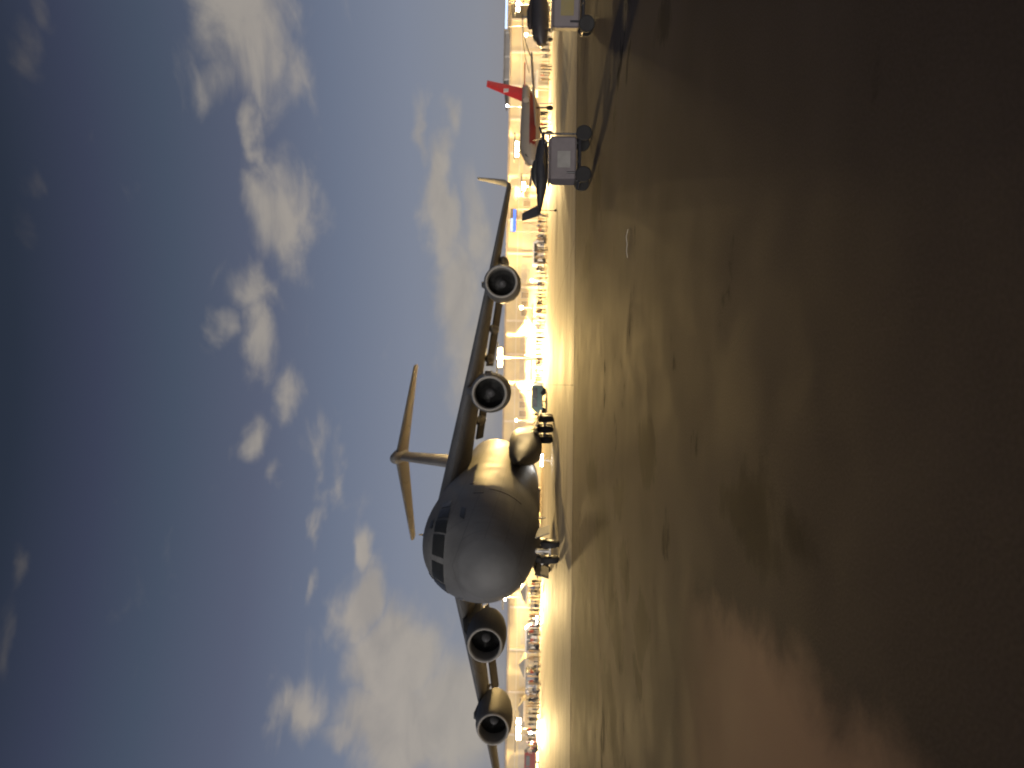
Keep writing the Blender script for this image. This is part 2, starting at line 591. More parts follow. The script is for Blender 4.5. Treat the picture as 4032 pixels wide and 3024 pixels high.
def lamp_mast(name, px, py, d, glowm, c, power, heads, label, group, size=.45, cat='floodlight', beam=1.0, near=1.0):
    p = at(px, py, d)
    root = empty(name, (p.x, p.y, 0))
    tag(root, label, cat, group)
    H = p.z
    b = MB()
    b.lathe([(0, .16), (.25, .16), (.3, .1), (H * .5, .085), (H + .1, .06)], (0, 0, 0), 'z', 12)
    b.build('pole', M['pole'], root)
    b = MB()
    wd = heads * size * 1.3
    b.box(-wd / 2, wd / 2, .02, .12, H - .06, H + .06)
    b.build('crossarm', M['pole'], root)
    for i in range(heads):
        x = (i - (heads - 1) / 2) * size * 1.3
        b = MB()
        b.box(x - size / 2, x + size / 2, -.32, -.02, H - size * .4, H + size * .4, bev=.04)
        hd = b.build('lamp_head', M['housing'], root)
        b = MB()
        b.box(x - size * .44, x + size * .44, -.36, -.3, H - size * .34, H + size * .34)
        b.build('lens', glowm, hd)
    if heads == 1:
        point_light((0, -.6, H), c, power, root)
        return root
    # a plate and lip added to block light: nothing is thrown up at the sky, and the main beam stops short of the far side of the asphalt
    hb = H + size * .4
    cut = math.tan(math.atan(H / (d - REACH))) * 1.5
    b = MB()
    b.box(-wd / 2 - .9, wd / 2 + .9, -2.3, .3, hb + .16, hb + .21)
    b.box(-wd / 2 - .9, wd / 2 + .9, -2.34, -2.302, hb - cut, hb + .21)
    b.build('light_blocker', M['housing'], root, smooth=False)
    point_light((0, -.75, hb - cut - .14), c, power * near, root, .06)
    for i in range(heads):
        ld = bpy.data.lights.new('flood_beam', 'SPOT')
        ld.energy = power * BEAM * beam / heads
        ld.color = c
        ld.spot_size = radians(84)
        ld.spot_blend = 1.0
        ld.shadow_soft_size = .03
        lo = bpy.data.objects.new('flood_beam', ld)
        col.objects.link(lo)
        lo.location = ((i - (heads - 1) / 2) * size * 1.3, -.8, hb)
        lo.rotation_euler = (radians(88), 0, pi)
        lo.parent = root
    return root


LAMP = 0.12
SOD, WARM, WHT = (1, .66, .24), (1, .70, .30), (1, .93, .82)
G1 = 'floodlight masts along the hangar'
lamp_mast('floodlight_mast', 1970, 1408, 146.5, M['glow_sodium'], SOD, 2.0e5, 3, 'tall amber floodlight mast glaring between the two port engines', G1, 1.0, beam=.24)
lamp_mast('floodlight_mast', 2036, 590, 146, M['glow_warm'], WARM, 5.5e4, 3, 'amber floodlight mast standing just right of the port wingtip', G1, .8, near=.55)
lamp_mast('floodlight_mast', 2062, 735, 145.5, M['glow_warm'], WARM, 2e4, 2, 'shorter floodlight mast standing behind the dark light aircraft tail', G1, .7, near=.55)
lamp_mast('floodlight_mast', 2040, 18, 142.5, M['glow_warm'], WARM, 4e4, 3, 'floodlight mast behind the parked helicopter near the photo edge', G1, .8, near=.55)
lamp_mast('floodlight_mast', 2042, 2868, 129, M['glow_warm'], WARM, 3.5e4, 3, 'bright floodlight mast beside the outer starboard engine', G1, 1.0, beam=2.2, near=.4)
lamp_mast('floodlight_mast', 1988, 2350, 130, M['glow_white'], WARM, 2.6e4, 2, 'white double floodlight mast beneath the starboard wing root', G1, .45, beam=1.3, near=.35)
G2 = 'small lamps among the crowd'
small = [
    (2072, 140, 132, 'warm', 2.2e4, .6, 'small warm lamp post just left of the helicopter'),
    (2112, 132, 128, 'white', 1.2e4, .45, 'low white lamp post in the crowd under the helicopter'),
    (1983, 352, 130, 'pink', 6e3, .5, 'pale orange lamp post behind the red tail fin'),
    (1998, 420, 131, 'white', 8e3, .4, 'bluish white lamp post just left of the red tail fin'),
    (2081, 408, 100, 'pink', 5e3, .4, 'short pinkish lamp post in front of the red tailed aircraft'),
    (2094, 1105, 126, 'white', 1.4e4, .45, 'white lamp post above the crowd by the outer port engine'),
    (2053, 1212, 128, 'warm', 2.2e4, .6, 'warm lamp post just below the outer port engine'),
    (2088, 1318, 124, 'white', 1.4e4, .45, 'white lamp post between the port engines, low over the crowd'),
    (2033, 1655, 134, 'warm', 1.4e4, .4, 'slim lamp post seen between inner port engine and fuselage'),
    (2060, 2306, 124, 'warm', 2.4e4, .6, 'warm lamp post just left of the aircraft nose'),
    (2088, 2885, 112, 'white', 3e4, .6, 'low white lamp post under the outer starboard engine'),
    (2084, 3000, 108, 'warm', 1.2e4, .45, 'warm lamp post beside the red van'),
]
for (px, py, d, k, pw, sz, lab) in small:
    lamp_mast('lamp_post', px, py, d, M['glow_' + k], {'warm': WARM, 'white': WHT, 'pink': (1, .6, .4)}[k], pw * LAMP, 1, lab, G2, sz, 'lamp post')


def work_light(px, py, d, label, power):
    p = at(px, py, d)
    r = empty('work_light', (p.x, p.y, 0))
    tag(r, label, 'work light', 'portable work lights')
    b = MB()
    H = p.z
    for i in range(3):
        t = 2 * pi * i / 3 + .5
        b.tube((.45 * cos(t), .45 * sin(t), .015), (0, 0, H * .6), .018, n=6)
    b.tube((0, 0, H * .5), (0, 0, H - .08), .022, n=8)
    b.build('tripod', M['pole'], r)
    b = MB()
    b.box(-.55, .55, -.08, .06, H - .11, H + .11, bev=.02)
    h = b.build('lamp_head', M['housing'], r)
    b = MB()
    b.box(-.5, .5, -.1, -.07, H - .08, H + .08)
    b.build('lens', M['glow_white'], h)
    point_light((0, -.4, H), WHT, power, r, .1)


work_light(2133, 1812, 66, 'white tripod work light glowing under the aircraft belly', 60)
work_light(2113, 2440, 100, 'white tripod work light on the apron below inner starboard engine', 500)

# ------------------------------------------------------------------ hangars behind the apron
def hangar(name, x0, x1, y, h, depth, wallm, label, nbay, doors, rise=0.0, skew=0.0):
    cxm = (x0 + x1) / 2
    r = empty(name, (cxm, y, 0), math.atan(skew))
    tag(r, label, 'hangar' if doors else 'building', 'buildings behind the apron')
    L = (x1 - x0) / 2
    b = MB()
    b.box(-L, L, 0, depth, 0, h)
    b.build('wall', wallm, r, smooth=False)
    b = MB()
    b.loft([[(-L - .4, -.5, h + .003), (-L - .4, depth + .4, h + .003), (-L - .4, depth + .4, h + .3), (-L - .4, depth / 2, h + .3 + rise), (-L - .4, -.5, h + .3)],
            [(L + .4, -.5, h + .003), (L + .4, depth + .4, h + .003), (L + .4, depth + .4, h + .3), (L + .4, depth / 2, h + .3 + rise), (L + .4, -.5, h + .3)]])
    b.build('roof', M['roof'], r, smooth=False)
    bay = 2 * L / nbay
    for i in range(nbay + 1):
        b = MB()
        x = -L + i * bay
        x = min(max(x, -L + .25), L - .25)
        b.box(x - .2, x + .2, -.22, .003, 0, h - .02)
        b.build('pilaster', M['trim'], r, smooth=False)
    for i in range(nbay):
        xc = -L + (i + .5) * bay
        if doors and i % 3 != 2:
            w = bay * .38
            b = MB()
            nsl = 6
            for s in range(nsl):
                z0 = .02 + s * (h * .62) / nsl
                b.box(xc - w, xc + w, -.09, .003, z0, z0 + h * .62 / nsl - .05)
            b.build('roller_door', M['door_metal'], r, smooth=False)
        else:
            for q in range(3):
                xx = xc + (q - 1) * bay * .27
                b = MB()
                b.box(xx - bay * .1, xx + bay * .1, -.06, .003, h * .40, h * .62)
                fr = b.build('window', M['trim'], r, smooth=False)
                b = MB()
                b.box(xx - bay * .085, xx + bay * .085, -.075, -.058, h * .415, h * .605)
                b.build('pane', M['window_glass'], fr, smooth=False)
    b = MB()
    b.box(-L, L, -.12, .003, h * .72, h * .745)
    b.build('fascia_band', M['trim'], r, smooth=False)
    return r


hangar('hangar', -20, 70, 150, 7.2, 34, M['wall'], 'long pale hangar glowing under amber floodlights behind the port wing', 14, True, .2, -.005)
hangar('hangar', -140, -24, 134, 5.0, 30, M['wall'], 'lower pale hangar behind the starboard engines and aircraft nose', 16, True, .5, .03)
hangar('terminal_building', 76, 160, 196, 10.6, 20, M['wall2'], 'taller brownish building rising behind the hangar at far right', 14, False, 0, 0)
hangar('terminal_building', 73, 160, 146, 7.6, 26, M['wall'], 'pale building behind the helicopter at the photo edge', 10, True, .4, .02)

# lit sign on the hangar
p = at(2022, 868, 146.5)
r = empty('illuminated_sign', (p.x, p.y, 0))
tag(r, 'blue and white lit sign board in front of the hangar wall', 'sign')
for s in (-1, 1):
    b = MB()
    b.tube((s * 2.1, .12, 0), (s * 2.1, .12, p.z + .4), .07)
    b.build('post', M['pole'], r)
b = MB()
b.box(-2.2, 2.2, -.05, .1, p.z - .5, p.z + .6)
b.build('cabinet', M['housing'], r, smooth=False)
b = MB()
b.box(-2.1, 2.1, -.09, -.05, p.z - .44, p.z + .04)
b.build('blue_panel', M['glow_blue'], r, smooth=False)
b = MB()
b.box(-2.1, .4, -.09, -.05, p.z + .09, p.z + .54)
b.build('white_panel', M['glow_panel'], r, smooth=False)
p = at(1994, 55, 140)
r = empty('roof_sign', (p.x, p.y, 0))
tag(r, 'long bluish white lit strip sign high over the helicopter', 'sign')
for s in (-1, 1):
    b = MB()
    b.tube((s * 2.2, .12, 0), (s * 2.2, .12, p.z + .2), .08)
    b.build('post', M['pole'], r)
b = MB()
b.box(-2.8, 2.8, -.05, .1, p.z - .3, p.z + .3)
b.build('cabinet', M['housing'], r, smooth=False)
b = MB()
b.box(-2.7, 2.7, -.09, -.05, p.z - .22, p.z + .22)
b.build('lit_panel', M['glow_panel'], r, smooth=False)

# ------------------------------------------------------------------ the cargo jet (local x = its port side, y = aft of the nose wheel, z = up)
PSI = 0.025
jet = empty('cargo_jet', (-9.1, 42.8, 0), -PSI)
tag(jet, 'large grey four engined military cargo jet parked nose towards us', 'airplane')
A0 = 5.2                                                      # nose tip to nose wheel
ST = [  # aft of nose tip, half width, top, bottom, level of greatest width
    (0.0, .06, 3.66, 3.54, 3.60), (.12, .48, 4.05, 3.12, 3.60), (.4, .92, 4.45, 2.72, 3.62), (.9, 1.36, 4.92, 2.34, 3.68), (1.6, 1.80, 5.45, 2.02, 3.80),
    (2.3, 2.14, 5.98, 1.80, 3.92), (3.0, 2.42, 6.55, 1.63, 4.02), (3.7, 2.66, 7.00, 1.50, 4.12), (4.6, 2.90, 7.36, 1.37, 4.22),
    (5.8, 3.12, 7.60, 1.24, 4.32), (7.5, 3.32, 7.78, 1.12, 4.40), (9.5, 3.42, 7.86, 1.06, 4.45), (13, 3.43, 7.90, 1.04, 4.45), (20, 3.43, 7.92, 1.04, 4.45),
    (27, 3.43, 7.92, 1.04, 4.45), (32, 3.42, 7.92, 1.12, 4.5), (35, 3.34, 7.90, 1.75, 4.8), (38, 3.1, 7.88, 2.75, 5.3), (41, 2.7, 7.84, 3.75, 5.8), (44, 2.1, 7.78, 4.7, 6.3),
    (47, 1.4, 7.7, 5.5, 6.6), (49.5, .7, 7.5, 6.3, 6.9), (50.6, .15, 7.2, 6.9, 7.05)]


def station(a):
    for i in range(len(ST) - 1):
        if ST[i][0] <= a <= ST[i + 1][0]:
            t = (a - ST[i][0]) / (ST[i + 1][0] - ST[i][0])
            p0 = ST[max(0, i - 1)]
            p1, p2 = ST[i], ST[i + 1]
            p3 = ST[min(len(ST) - 1, i + 2)]
            out = [a]
            for k in range(1, 5):
                m1 = (p2[k] - p0[k]) / max(.001, p2[0] - p0[0]) * (p2[0] - p1[0])
                m2 = (p3[k] - p1[k]) / max(.001, p3[0] - p1[0]) * (p2[0] - p1[0])
                out.append((2 * t ** 3 - 3 * t * t + 1) * p1[k] + (t ** 3 - 2 * t * t + t) * m1 + (-2 * t ** 3 + 3 * t * t) * p2[k] + (t ** 3 - t * t) * m2)
            return out
    return list(ST[-1])


ST = [(a, hw * .945, t, b_, z) for (a, hw, t, b_, z) in ST]


def ring(a, n=56, grow=0.0):
    _, hw, top, bot, zc = station(a)
    out = []
    for i in range(n):
        t = 2 * pi * i / n
        s, c = sin(t), cos(t)
        z = zc + (top - zc + grow) * c if c > 0 else zc + (zc - bot + grow) * c
        out.append(((hw + grow) * s, a - A0, z))
    return out


def stations(a0, a1, n):
    return [a0 + (a1 - a0) * i / n for i in range(n + 1)]


b = MB()
fs_ = stations(1.25, 9.5, 26)[0:] + stations(9.5, 33, 14)[1:] + stations(33, 50.6, 18)[1:]
b.loft([ring(a) for a in fs_])
b.build('fuselage', M['jet_grey'], jet, angle=50)
b = MB()
b.loft([ring(a, 56, .004) for a in [0, .04, .12, .25, .4, .6, .9, 1.2, 1.27]])
b.build('radome', M['jet_radome'], jet, angle=60)


def surf(z, a, off=0.0):
    _, hw, top, bot, zc = station(a)
    c = min(1, max(-1, (z - zc) / (top - zc)))
    t = acos(c)
    return Vector(((hw + off) * sin(t), a - A0 - off * .5, z + off * c))


def amin(z):
    lo, hi = .1, 9
    for _ in range(40):
        mid = (lo + hi) / 2
        if station(mid)[2] < z:
            lo = mid
        else:
            hi = mid
    return hi + .0005


def pane(s0, s1, z0, z1, side, slope=0.0):
    b = MB()
    n, mm = 7, 4
    gi, go = [], []
    for j in range(mm + 1):
        for i in range(n + 1):
            s = s0 + (s1 - s0) * i / n
            z = z0 + (z1 - z0) * j / mm - slope * (s - s0)
            a = amin(z) + 3.0 * s * s
            for lst, off in ((gi, -.03), (go, .02)):
                p = surf(z, a, off)
                lst.append((p.x * side, p.y, p.z))
    k = len(gi)
    fo = [(j * (n + 1) + i, j * (n + 1) + i + 1, (j + 1) * (n + 1) + i + 1, (j + 1) * (n + 1) + i) for j in range(mm) for i in range(n)]
    fs = [tuple(k + q for q in f) for f in fo] + [tuple(reversed(f)) for f in fo]
    rim = [i for i in range(n)] + [j * (n + 1) + n for j in range(mm)] + [mm * (n + 1) + i for i in range(n, 0, -1)] + [j * (n + 1) for j in range(mm, 0, -1)]
    for q in range(len(rim)):
        c, d = rim[q], rim[(q + 1) % len(rim)]
        fs.append((c, d, d + k, c + k))
    b.add(gi + go, fs)
    b.build('cockpit_window', M['glass'], jet, angle=30)


for sd_ in (-1, 1):
    pane(.05, .40, 6.02, 6.72, sd_)
    pane(.44, .66, 5.98, 6.70, sd_)
    pane(.70, .90, 5.95, 6.62, sd_)
    pane(.94, 1.08, 5.98, 6.52, sd_)
    pane(.52, .70, 6.86, 7.06, sd_)
    pane(.80, .98, 5.05, 5.32, sd_)
# crew door and dark service panels on the port side
for (z0, z1, a0, a1, nm, mm_) in ((2.15, 4.0, 6.9, 7.9, 'crew_door', 'jet_grey'), (4.25, 4.85, 6.0, 7.6, 'dark_panel', 'jet_dark'), (4.95, 5.2, 8.2, 10.4, 'dark_panel', 'jet_dark')):
    for sd_ in ((1,) if nm == 'crew_door' else (1, -1)):
        b = MB()
        rows = []
        for j in range(6):
            z = z0 + (z1 - z0) * j / 5
            st_ = []
            for a in (a0, (a0 + a1) / 2, a1):
                _, hw, top, bot, zc = station(a)
                c = (z - zc) / ((top - zc) if z > zc else (zc - bot))
                t = acos(c)
                st_.append(((hw) * sin(t), a - A0, z, sin(t), c))
            rows.append(st_)
        vi = [((x + .0 * sx) * sd_, y, z) for rw in rows for (x, y, z, sx, c) in rw]
        vo = [((x + .022 * sx) * sd_, y, z + .022 * c) for rw in rows for (x, y, z, sx, c) in rw]
        k = len(vi)
        fo = [(j * 3 + i, j * 3 + i + 1, j * 3 + i + 4, j * 3 + i + 3) for j in range(5) for i in range(2)]
        rim = [0, 1, 2, 5, 8, 11, 14, 17, 16, 15, 12, 9, 6, 3]
        fs = [tuple(q + k for q in f) for f in fo] + [tuple(reversed(f)) for f in fo]
        for q in range(len(rim)):
            c_, d_ = rim[q], rim[(q + 1) % len(rim)]
            fs.append((c_, d_, d_ + k, c_ + k))
        b.add(vi + vo, fs)
        b.build(nm, M[mm_], jet, angle=30)

# wings
AF = [(1.0, .0), (.88, .022), (.7, .05), (.5, .072), (.3, .08), (.15, .068), (.06, .046), (.015, .022), (0, 0)]


def section(lat, le, chord, z, thick, twist=0.0):
    up = [(le + chord * x, z + chord * thick * t / .16) for x, t in AF]
    dn = [(le + chord * x, z - chord * thick * t / .16 * .8) for x, t in reversed(AF[1:-1])]
    out = []
    for y, zz in up + dn:
        out.append((lat, y, zz - (y - le) * twist))
    return out


def wing_at(l):
    le = 13.6 - A0 + l * .52
    te = (26.2 + l * .06 - A0) if l < 10 else (26.8 - A0 + (l - 10) * .19)
    zc = 7.35 - .135 * l
    th = .155 - .0020 * l
    return le, te - le, zc, max(.1, th)


for sd_ in (-1, 1):
    b = MB()
    rings = []
    for l in (0.0 if sd_ > 0 else .01, 2, 4, 6, 8, 10, 13, 16, 19, 22, 24.4, 25.0):
        le, ch, zc, th = wing_at(l)
        rings.append(section(l * sd_, le, ch, zc, th, .035))
    b.loft(rings)
    w = b.build('wing', M['jet_grey'], jet, angle=40)
    le, ch, zc, th = wing_at(25.0)
    b = MB()
    wr = []
    for q, (dz, dl, dle, cc) in enumerate(((0, 0, .3, 3.0), (.35, .35, .7, 2.6), (1.3, .62, 1.5, 1.9), (2.75, .95, 2.55, 1.0))):
        wr.append([((25.0 + dl + (zz) * 1.0) * sd_, le + dle + cc * x, zc + dz + .0) for x, zz in [(1, 0), (.7, .045 * cc / 2), (.35, .07 * cc / 2), (.1, .05 * cc / 2), (0, 0), (.1, -.05 * cc / 2), (.35, -.07 * cc / 2), (.7, -.045 * cc / 2)]])
    b.loft(wr)
    b.build('winglet', M['jet_grey'], w, angle=50)
    # flap track fairings hanging under the trailing edge
    for l in (5.6, 10.6, 13.0, 18.6):
        le, ch, zc, th = wing_at(l)
        b = MB()
        y1 = le + ch
        zz = zc - ch * .035
        b.lathe([(-3.4, .03), (-2.8, .22), (-1.6, .36), (0, .40), (1.0, .30), (1.7, .12), (2.0, .02)], (l * sd_, y1 - .3, zz - .42), 'y', 14)
        b.build('flap_fairing', M['jet_grey'], w, angle=60)
    # trailing flap, let down a little
    for (l0, l1) in ((4.0, 9.6), (10.0, 17.6)):
        b = MB()
        rr = []
        for l in (l0, (l0 + l1) / 2, l1):
            le, ch, zc, th = wing_at(l)
            y0, z0 = le + ch - .25, zc - ch * .035 - .28
            rr.append([(l * sd_, y0, z0), (l * sd_, y0 + .3, z0 + .13), (l * sd_, y0 + 1.6, z0 - .42), (l * sd_, y0 + .35, z0 - .12)])
        b.loft(rr)
        b.build('flap', M['jet_grey'], w, angle=40)

# engines: the nacelle is the part, its lip, fan, cone and nozzle its sub-parts
ENG = ((8.26, 13.27 - A0, 4.45), (16.0, 17.9 - A0, 4.02))
for sd_ in (-1, 1):
    for (l, y0, z) in ENG:
        c = (l * sd_, y0, z)
        b = MB()
        b.lathe([(.12, 1.15), (.35, 1.22), (.9, 1.31), (1.9, 1.36), (3.0, 1.33), (4.1, 1.2), (4.9, 1.02), (4.86, .96), (4.0, 1.0)], c, 'y', 48, caps=False)
        en = b.build('engine', M['jet_grey'], jet, angle=50)
        b = MB()
        b.lathe([(.13, 1.155), (.04, 1.13), (0, 1.085), (.03, 1.04), (.12, 1.0), (.26, .975)], c, 'y', 48, caps=False)
        b.build('intake_lip', M['lip'], en, angle=70)
        b = MB()
        b.lathe([(.25, .972), (.6, .965), (1.2, 1.0), (1.75, 1.02)], c, 'y', 48, caps=False)
        b.build('intake_duct', M['duct'], en, angle=70)
        b = MB()
        for i in range(28):
            t = 2 * pi * i / 28
            pts_ = []
            for rr, tw, cw in ((.3, .3, .16), (.65, .7, .2), (1.0, 1.05, .22)):
                ct, st_ = cos(t), sin(t)
                dx, dy = cw * cos(tw) * .5 + .0, cw * sin(tw) * .5
                pts_.append(((rr * ct - (dy) * st_), 1.62 - dx, (rr * st_ + dy * ct), (rr * ct + dy * st_), 1.62 + dx, (rr * st_ - dy * ct)))
            vs = []
            for q in pts_:
                vs += [(c[0] + q[0], c[1] + q[1], c[2] + q[2]), (c[0] + q[3], c[1] + q[4], c[2] + q[5])]
            b.add(vs, [(0, 1, 3, 2), (2, 3, 5, 4)])
        b.lathe([(1.78, 1.02), (1.8, 0.02)], c, 'y', 32)
        b.build('fan', M['fan'], en, smooth=False, recalc=False)
        b = MB()
        b.lathe([(1.05, .01), (1.15, .12), (1.35, .24), (1.6, .32), (1.75, .33)], c, 'y', 24)
        b.build('spinner', M['jet_dark'], en, angle=70)
        b = MB()
        b.lathe([(3.9, .82), (4.9, .72), (5.6, .58), (5.9, .5), (5.88, .46), (6.5, .2), (6.8, .04)], c, 'y', 32)
        b.build('exhaust_nozzle', M['hot_metal'], en, angle=50)
        # pylon
        le, ch, zc, th = wing_at(l)
        b = MB()
        prof = [(y0 + 1.5, z + 1.28, .04), (y0 + 2.2, z + 1.55, .2), (le + .2, zc + .12, .26), (le + ch * .25, zc, .27), (le + ch * .55, zc - .25, .2), (le + ch * .66, zc - .45, .05)]
        low = [z + 1.20, z + 1.15, z + 1.0, z + .75, z + .75, zc - .62]
        b.loft([[(l * sd_ - w_, yy, zt), (l * sd_ + w_, yy, zt), (l * sd_ + w_, yy, zl), (l * sd_ - w_, yy, zl)] for (yy, zt, w_), zl in zip(prof, low)])
        b.build('pylon', M['jet_grey'], jet, angle=30)

# fin and T-tail
b = MB()
fr = []
for z, le, ch, th in ((7.3, 38.2, 9.6, .125), (9.5, 39.9, 8.7, .125), (12.5, 42.2, 7.5, .125), (15.7, 44.6, 6.3, .125)):
    pr = [(le + ch * x, ch * th * t / .16) for x, t in AF]
    fr.append([(t, y - A0, z) for y, t in pr] + [(-t, y - A0, z) for y, t in reversed(pr[1:-1])])
b.loft(fr)
b.build('tail_fin', M['jet_grey'], jet, angle=40)
b = MB()
b.lathe([(-1.6, .03), (-1.0, .42), (0, .62), (2, .74), (4.5, .66), (6.5, .35), (7.6, .05)], (0, 44.8 - A0, 16.05), 'y', 20)
b.build('tail_bullet', M['jet_grey'], jet, angle=60)
for sd_ in (-1, 1):
    b = MB()
    rr = []
    for l, le, ch in ((0.02, 44.8, 6.6), (3, 46.3, 5.3), (7, 48.3, 3.7), (9.75, 49.7, 2.5), (9.95, 50.3, 1.6)):
        rr.append(section(l * sd_, le - A0, ch, 16.0 - .10 * l, .11, .03))
    b.loft(rr)
    b.build('tailplane', M['jet_grey'], jet, angle=40)

# main gear sponsons
for sd_ in (-1, 1):
    b = MB()
    rr = []
    for a, hw, hh, zc in ((15.0, .05, .05, 2.5), (16.2, .4, .5, 2.4), (18.2, .8, .85, 2.3), (20.5, 1.15, 1.1, 2.2), (22.5, 1.38, 1.25, 2.15), (24, 1.5, 1.32, 2.15), (28, 1.45, 1.28, 2.2), (31, 1.1, 1.05, 2.4), (33.5, .6, .6, 2.7), (35, .06, .06, 2.9)):
        hw *= .86
        rr.append([(sd_ * (3.65 + hw * (abs(cos(t)) ** .75) * (1 if cos(t) > 0 else -1)), a - A0, zc + hh * (abs(sin(t)) ** .75) * (1 if sin(t) > 0 else -1)) for t in [2 * pi * i / 24 for i in range(24)]])
    b.loft(rr)
    b.build('gear_sponson', M['jet_grey'], jet, angle=50)


def wheel(parent, x, y, r, w, name='wheel'):
    b = MB()
    b.lathe([(-w / 2, r * .55), (-w / 2, r * .8), (-w * .38, r * .95), (-w * .15, r), (w * .15, r), (w * .38, r * .95), (w / 2, r * .8), (w / 2, r * .55)], (x, y, r), 'x', 28)
    b.lathe([(-w / 2 - .012, r * .1), (-w / 2 - .012, r * .34), (-w / 2 + .02, r * .5)], (x, y, r), 'x', 20, 1)
    b.lathe([(w / 2 - .02, r * .5), (w / 2 + .012, r * .34), (w / 2 + .012, r * .1)], (x, y, r), 'x', 20, 1)
    return b.build(name, [M['tyre'], M['hub']], parent, angle=40)


b = MB()
b.tube((0, -.05, 2.3), (0, 0, .52), .13, .11, 14)
b.tube((-.42, 0, .52), (.42, 0, .52), .08, n=12)
b.tube((0, .1, 1.0), (0, 1.6, 1.9), .06, n=8)
b.tube((-.1, -.1, 1.2), (-.1, -.35, .85), .03, n=8)
b.tube((-.32, -.22, 1.5), (.32, -.22, 1.5), .05, n=8)
ng = b.build('nose_gear', M['strut'], jet, angle=40)
for s in (-1, 1):
    wheel(ng, .42 * s, 0, .52, .36)
    b = MB()
    b.lathe([(-.06, .02), (-.07, .085), (0, .1), (.09, .07)], (.32 * s, -.26, 1.5), 'y', 16)
    b.build('landing_light', M['lip'], ng, angle=40)
for s in (-1, 1):
    b = MB()
    b.add([(s * .95, -1.25, 1.34), (s * .95, 1.1, 1.18), (s * 1.18, 1.1, .52), (s * 1.18, -1.05, .58),
           (s * 1.0, -1.25, 1.34), (s * 1.0, 1.1, 1.18), (s * 1.23, 1.1, .52), (s * 1.23, -1.05, .58)],
          [(0, 1, 2, 3), (7, 6, 5, 4), (0, 4, 5, 1), (1, 5, 6, 2), (2, 6, 7, 3), (3, 7, 4, 0)])
    b.build('gear_door', M['jet_grey'], jet, smooth=False)
for s in (-1, 1):
    for dy in (18.9, 21.2):
        b = MB()
        b.tube((s * 4.6, dy, 2.2), (s * 5.1, dy, .65), .2, .17, 12)
        b.tube((s * 4.2, dy, .65), (s * 6.05, dy, .65), .12, n=12)
        mg = b.build('main_gear', M['strut'], jet, angle=40)
        for dx in (4.3, 5.13, 5.96):
            wheel(mg, s * dx, dy, .64, .5)
    b = MB()
    b.add([(s * 5.15, 17.9, 1.5), (s * 5.15, 22.2, 1.5), (s * 6.45, 22.2, .95), (s * 6.45, 17.9, .95),
           (s * 5.15, 17.9, 1.56), (s * 5.15, 22.2, 1.56), (s * 6.45, 22.2, 1.01), (s * 6.45, 17.9, 1.01)],
          [(0, 1, 2, 3), (7, 6, 5, 4), (0, 4, 5, 1), (1, 5, 6, 2), (2, 6, 7, 3), (3, 7, 4, 0)])
    b.build('gear_door', M['jet_grey'], jet, smooth=False)
for (x, y, z) in ((0.0, 9, 1.02), (0.6, 6, 1.1), (0, 3, 7.78)):
    b = MB()
    s = -1 if z < 4 else 1
    b.loft([[(x - .03, y, z), (x + .03, y, z), (x + .03, y + .45, z), (x - .03, y + .45, z)], [(x - .012, y + .2, z + s * .42), (x + .012, y + .2, z + s * .42), (x + .012, y + .45, z + s * .42), (x - .012, y + .45, z + s * .42)]])
    b.build('blade_antenna', M['jet_dark'], jet, smooth=False)


# ------------------------------------------------------------------ other aircraft
def small_fuselage(stations_, n=24):
    return [[(x, y_ + hw * cos(t), z_ + hh * sin(t)) for t in [2 * pi * i / n for i in range(n)]] for (x, y_, z_, hw, hh) in stations_]


# dark light aircraft, nose to the right
pc = at(2112, 690, 65)
la = empty('light_aircraft', (pc.x, 65, 0), radians(6))
tag(la, 'small dark low wing propeller aircraft parked behind the wheeled cart', 'airplane')
b = MB()
b.loft(small_fuselage([(3.2, 0, 1.25, .06, .06), (3.0, 0, 1.25, .32, .32), (2.4, 0, 1.25, .5, .5), (1.4, 0, 1.28, .58, .6), (.2, 0, 1.3, .58, .62), (-1.0, 0, 1.3, .42, .45), (-2.4, 0, 1.38, .2, .24), (-3.4, 0, 1.45, .07, .1)]))
b.build('fuselage', M['black_paint'], la)
b = MB()
b.loft(small_fuselage([(1.5, 0, 1.72, .1, .05), (1.1, 0, 1.78, .38, .26), (.3, 0, 1.85, .44, .38), (-.5, 0, 1.8, .36, .26), (-1.1, 0, 1.7, .1, .05)], 16))
b.build('canopy', M['glass'], la)
for s in (-1, 1):
    b = MB()
    b.loft([[(1.2 - .2 * k - 1.5 * x * (1 - .25 * k), s * (.3 + 3.6 * k), .98 + .22 * k + zz) for x, zz in ((0, 0), (.12, .06), (.4, .08), (1, 0), (.4, -.05), (.12, -.04))] for k in (0, 1)])
    b.build('wing', M['black_paint'], la)
    b = MB()
    b.loft([[(-2.7 - .25 * k - .75 * x * (1 - .3 * k), s * (.08 + 1.35 * k), 1.48 + zz) for x, zz in ((0, 0), (.3, .03), (1, 0), (.3, -.03))] for k in (0, 1)])
    b.build('tailplane', M['black_paint'], la)
b = MB()
b.loft([[(-2.5 - .8 * k - (1.0 - .35 * k) * x, zz, 1.5 + 1.35 * k) for x, zz in ((0, 0), (.3, .04), (1, 0), (.3, -.04))] for k in (0, 1)])
b.build('tail_fin', M['black_paint'], la)
for (x, y) in ((1.0, .95), (1.0, -.95), (-3.0, 0)):
    r_ = .2 if x > 0 else .1
    b = MB()
    b.lathe([(-.06, r_ * .5), (-.06, r_ * .9), (0, r_), (.06, r_ * .9), (.06, r_ * .5)], (x, y, r_), 'y', 18)
    b.tube((x, y, r_), (x - (.1 if x > 0 else 0), y * .45, 1.0 if x > 0 else 1.35), .035, n=8)
    b.build('wheel', M['tyre'], la)
b = MB()
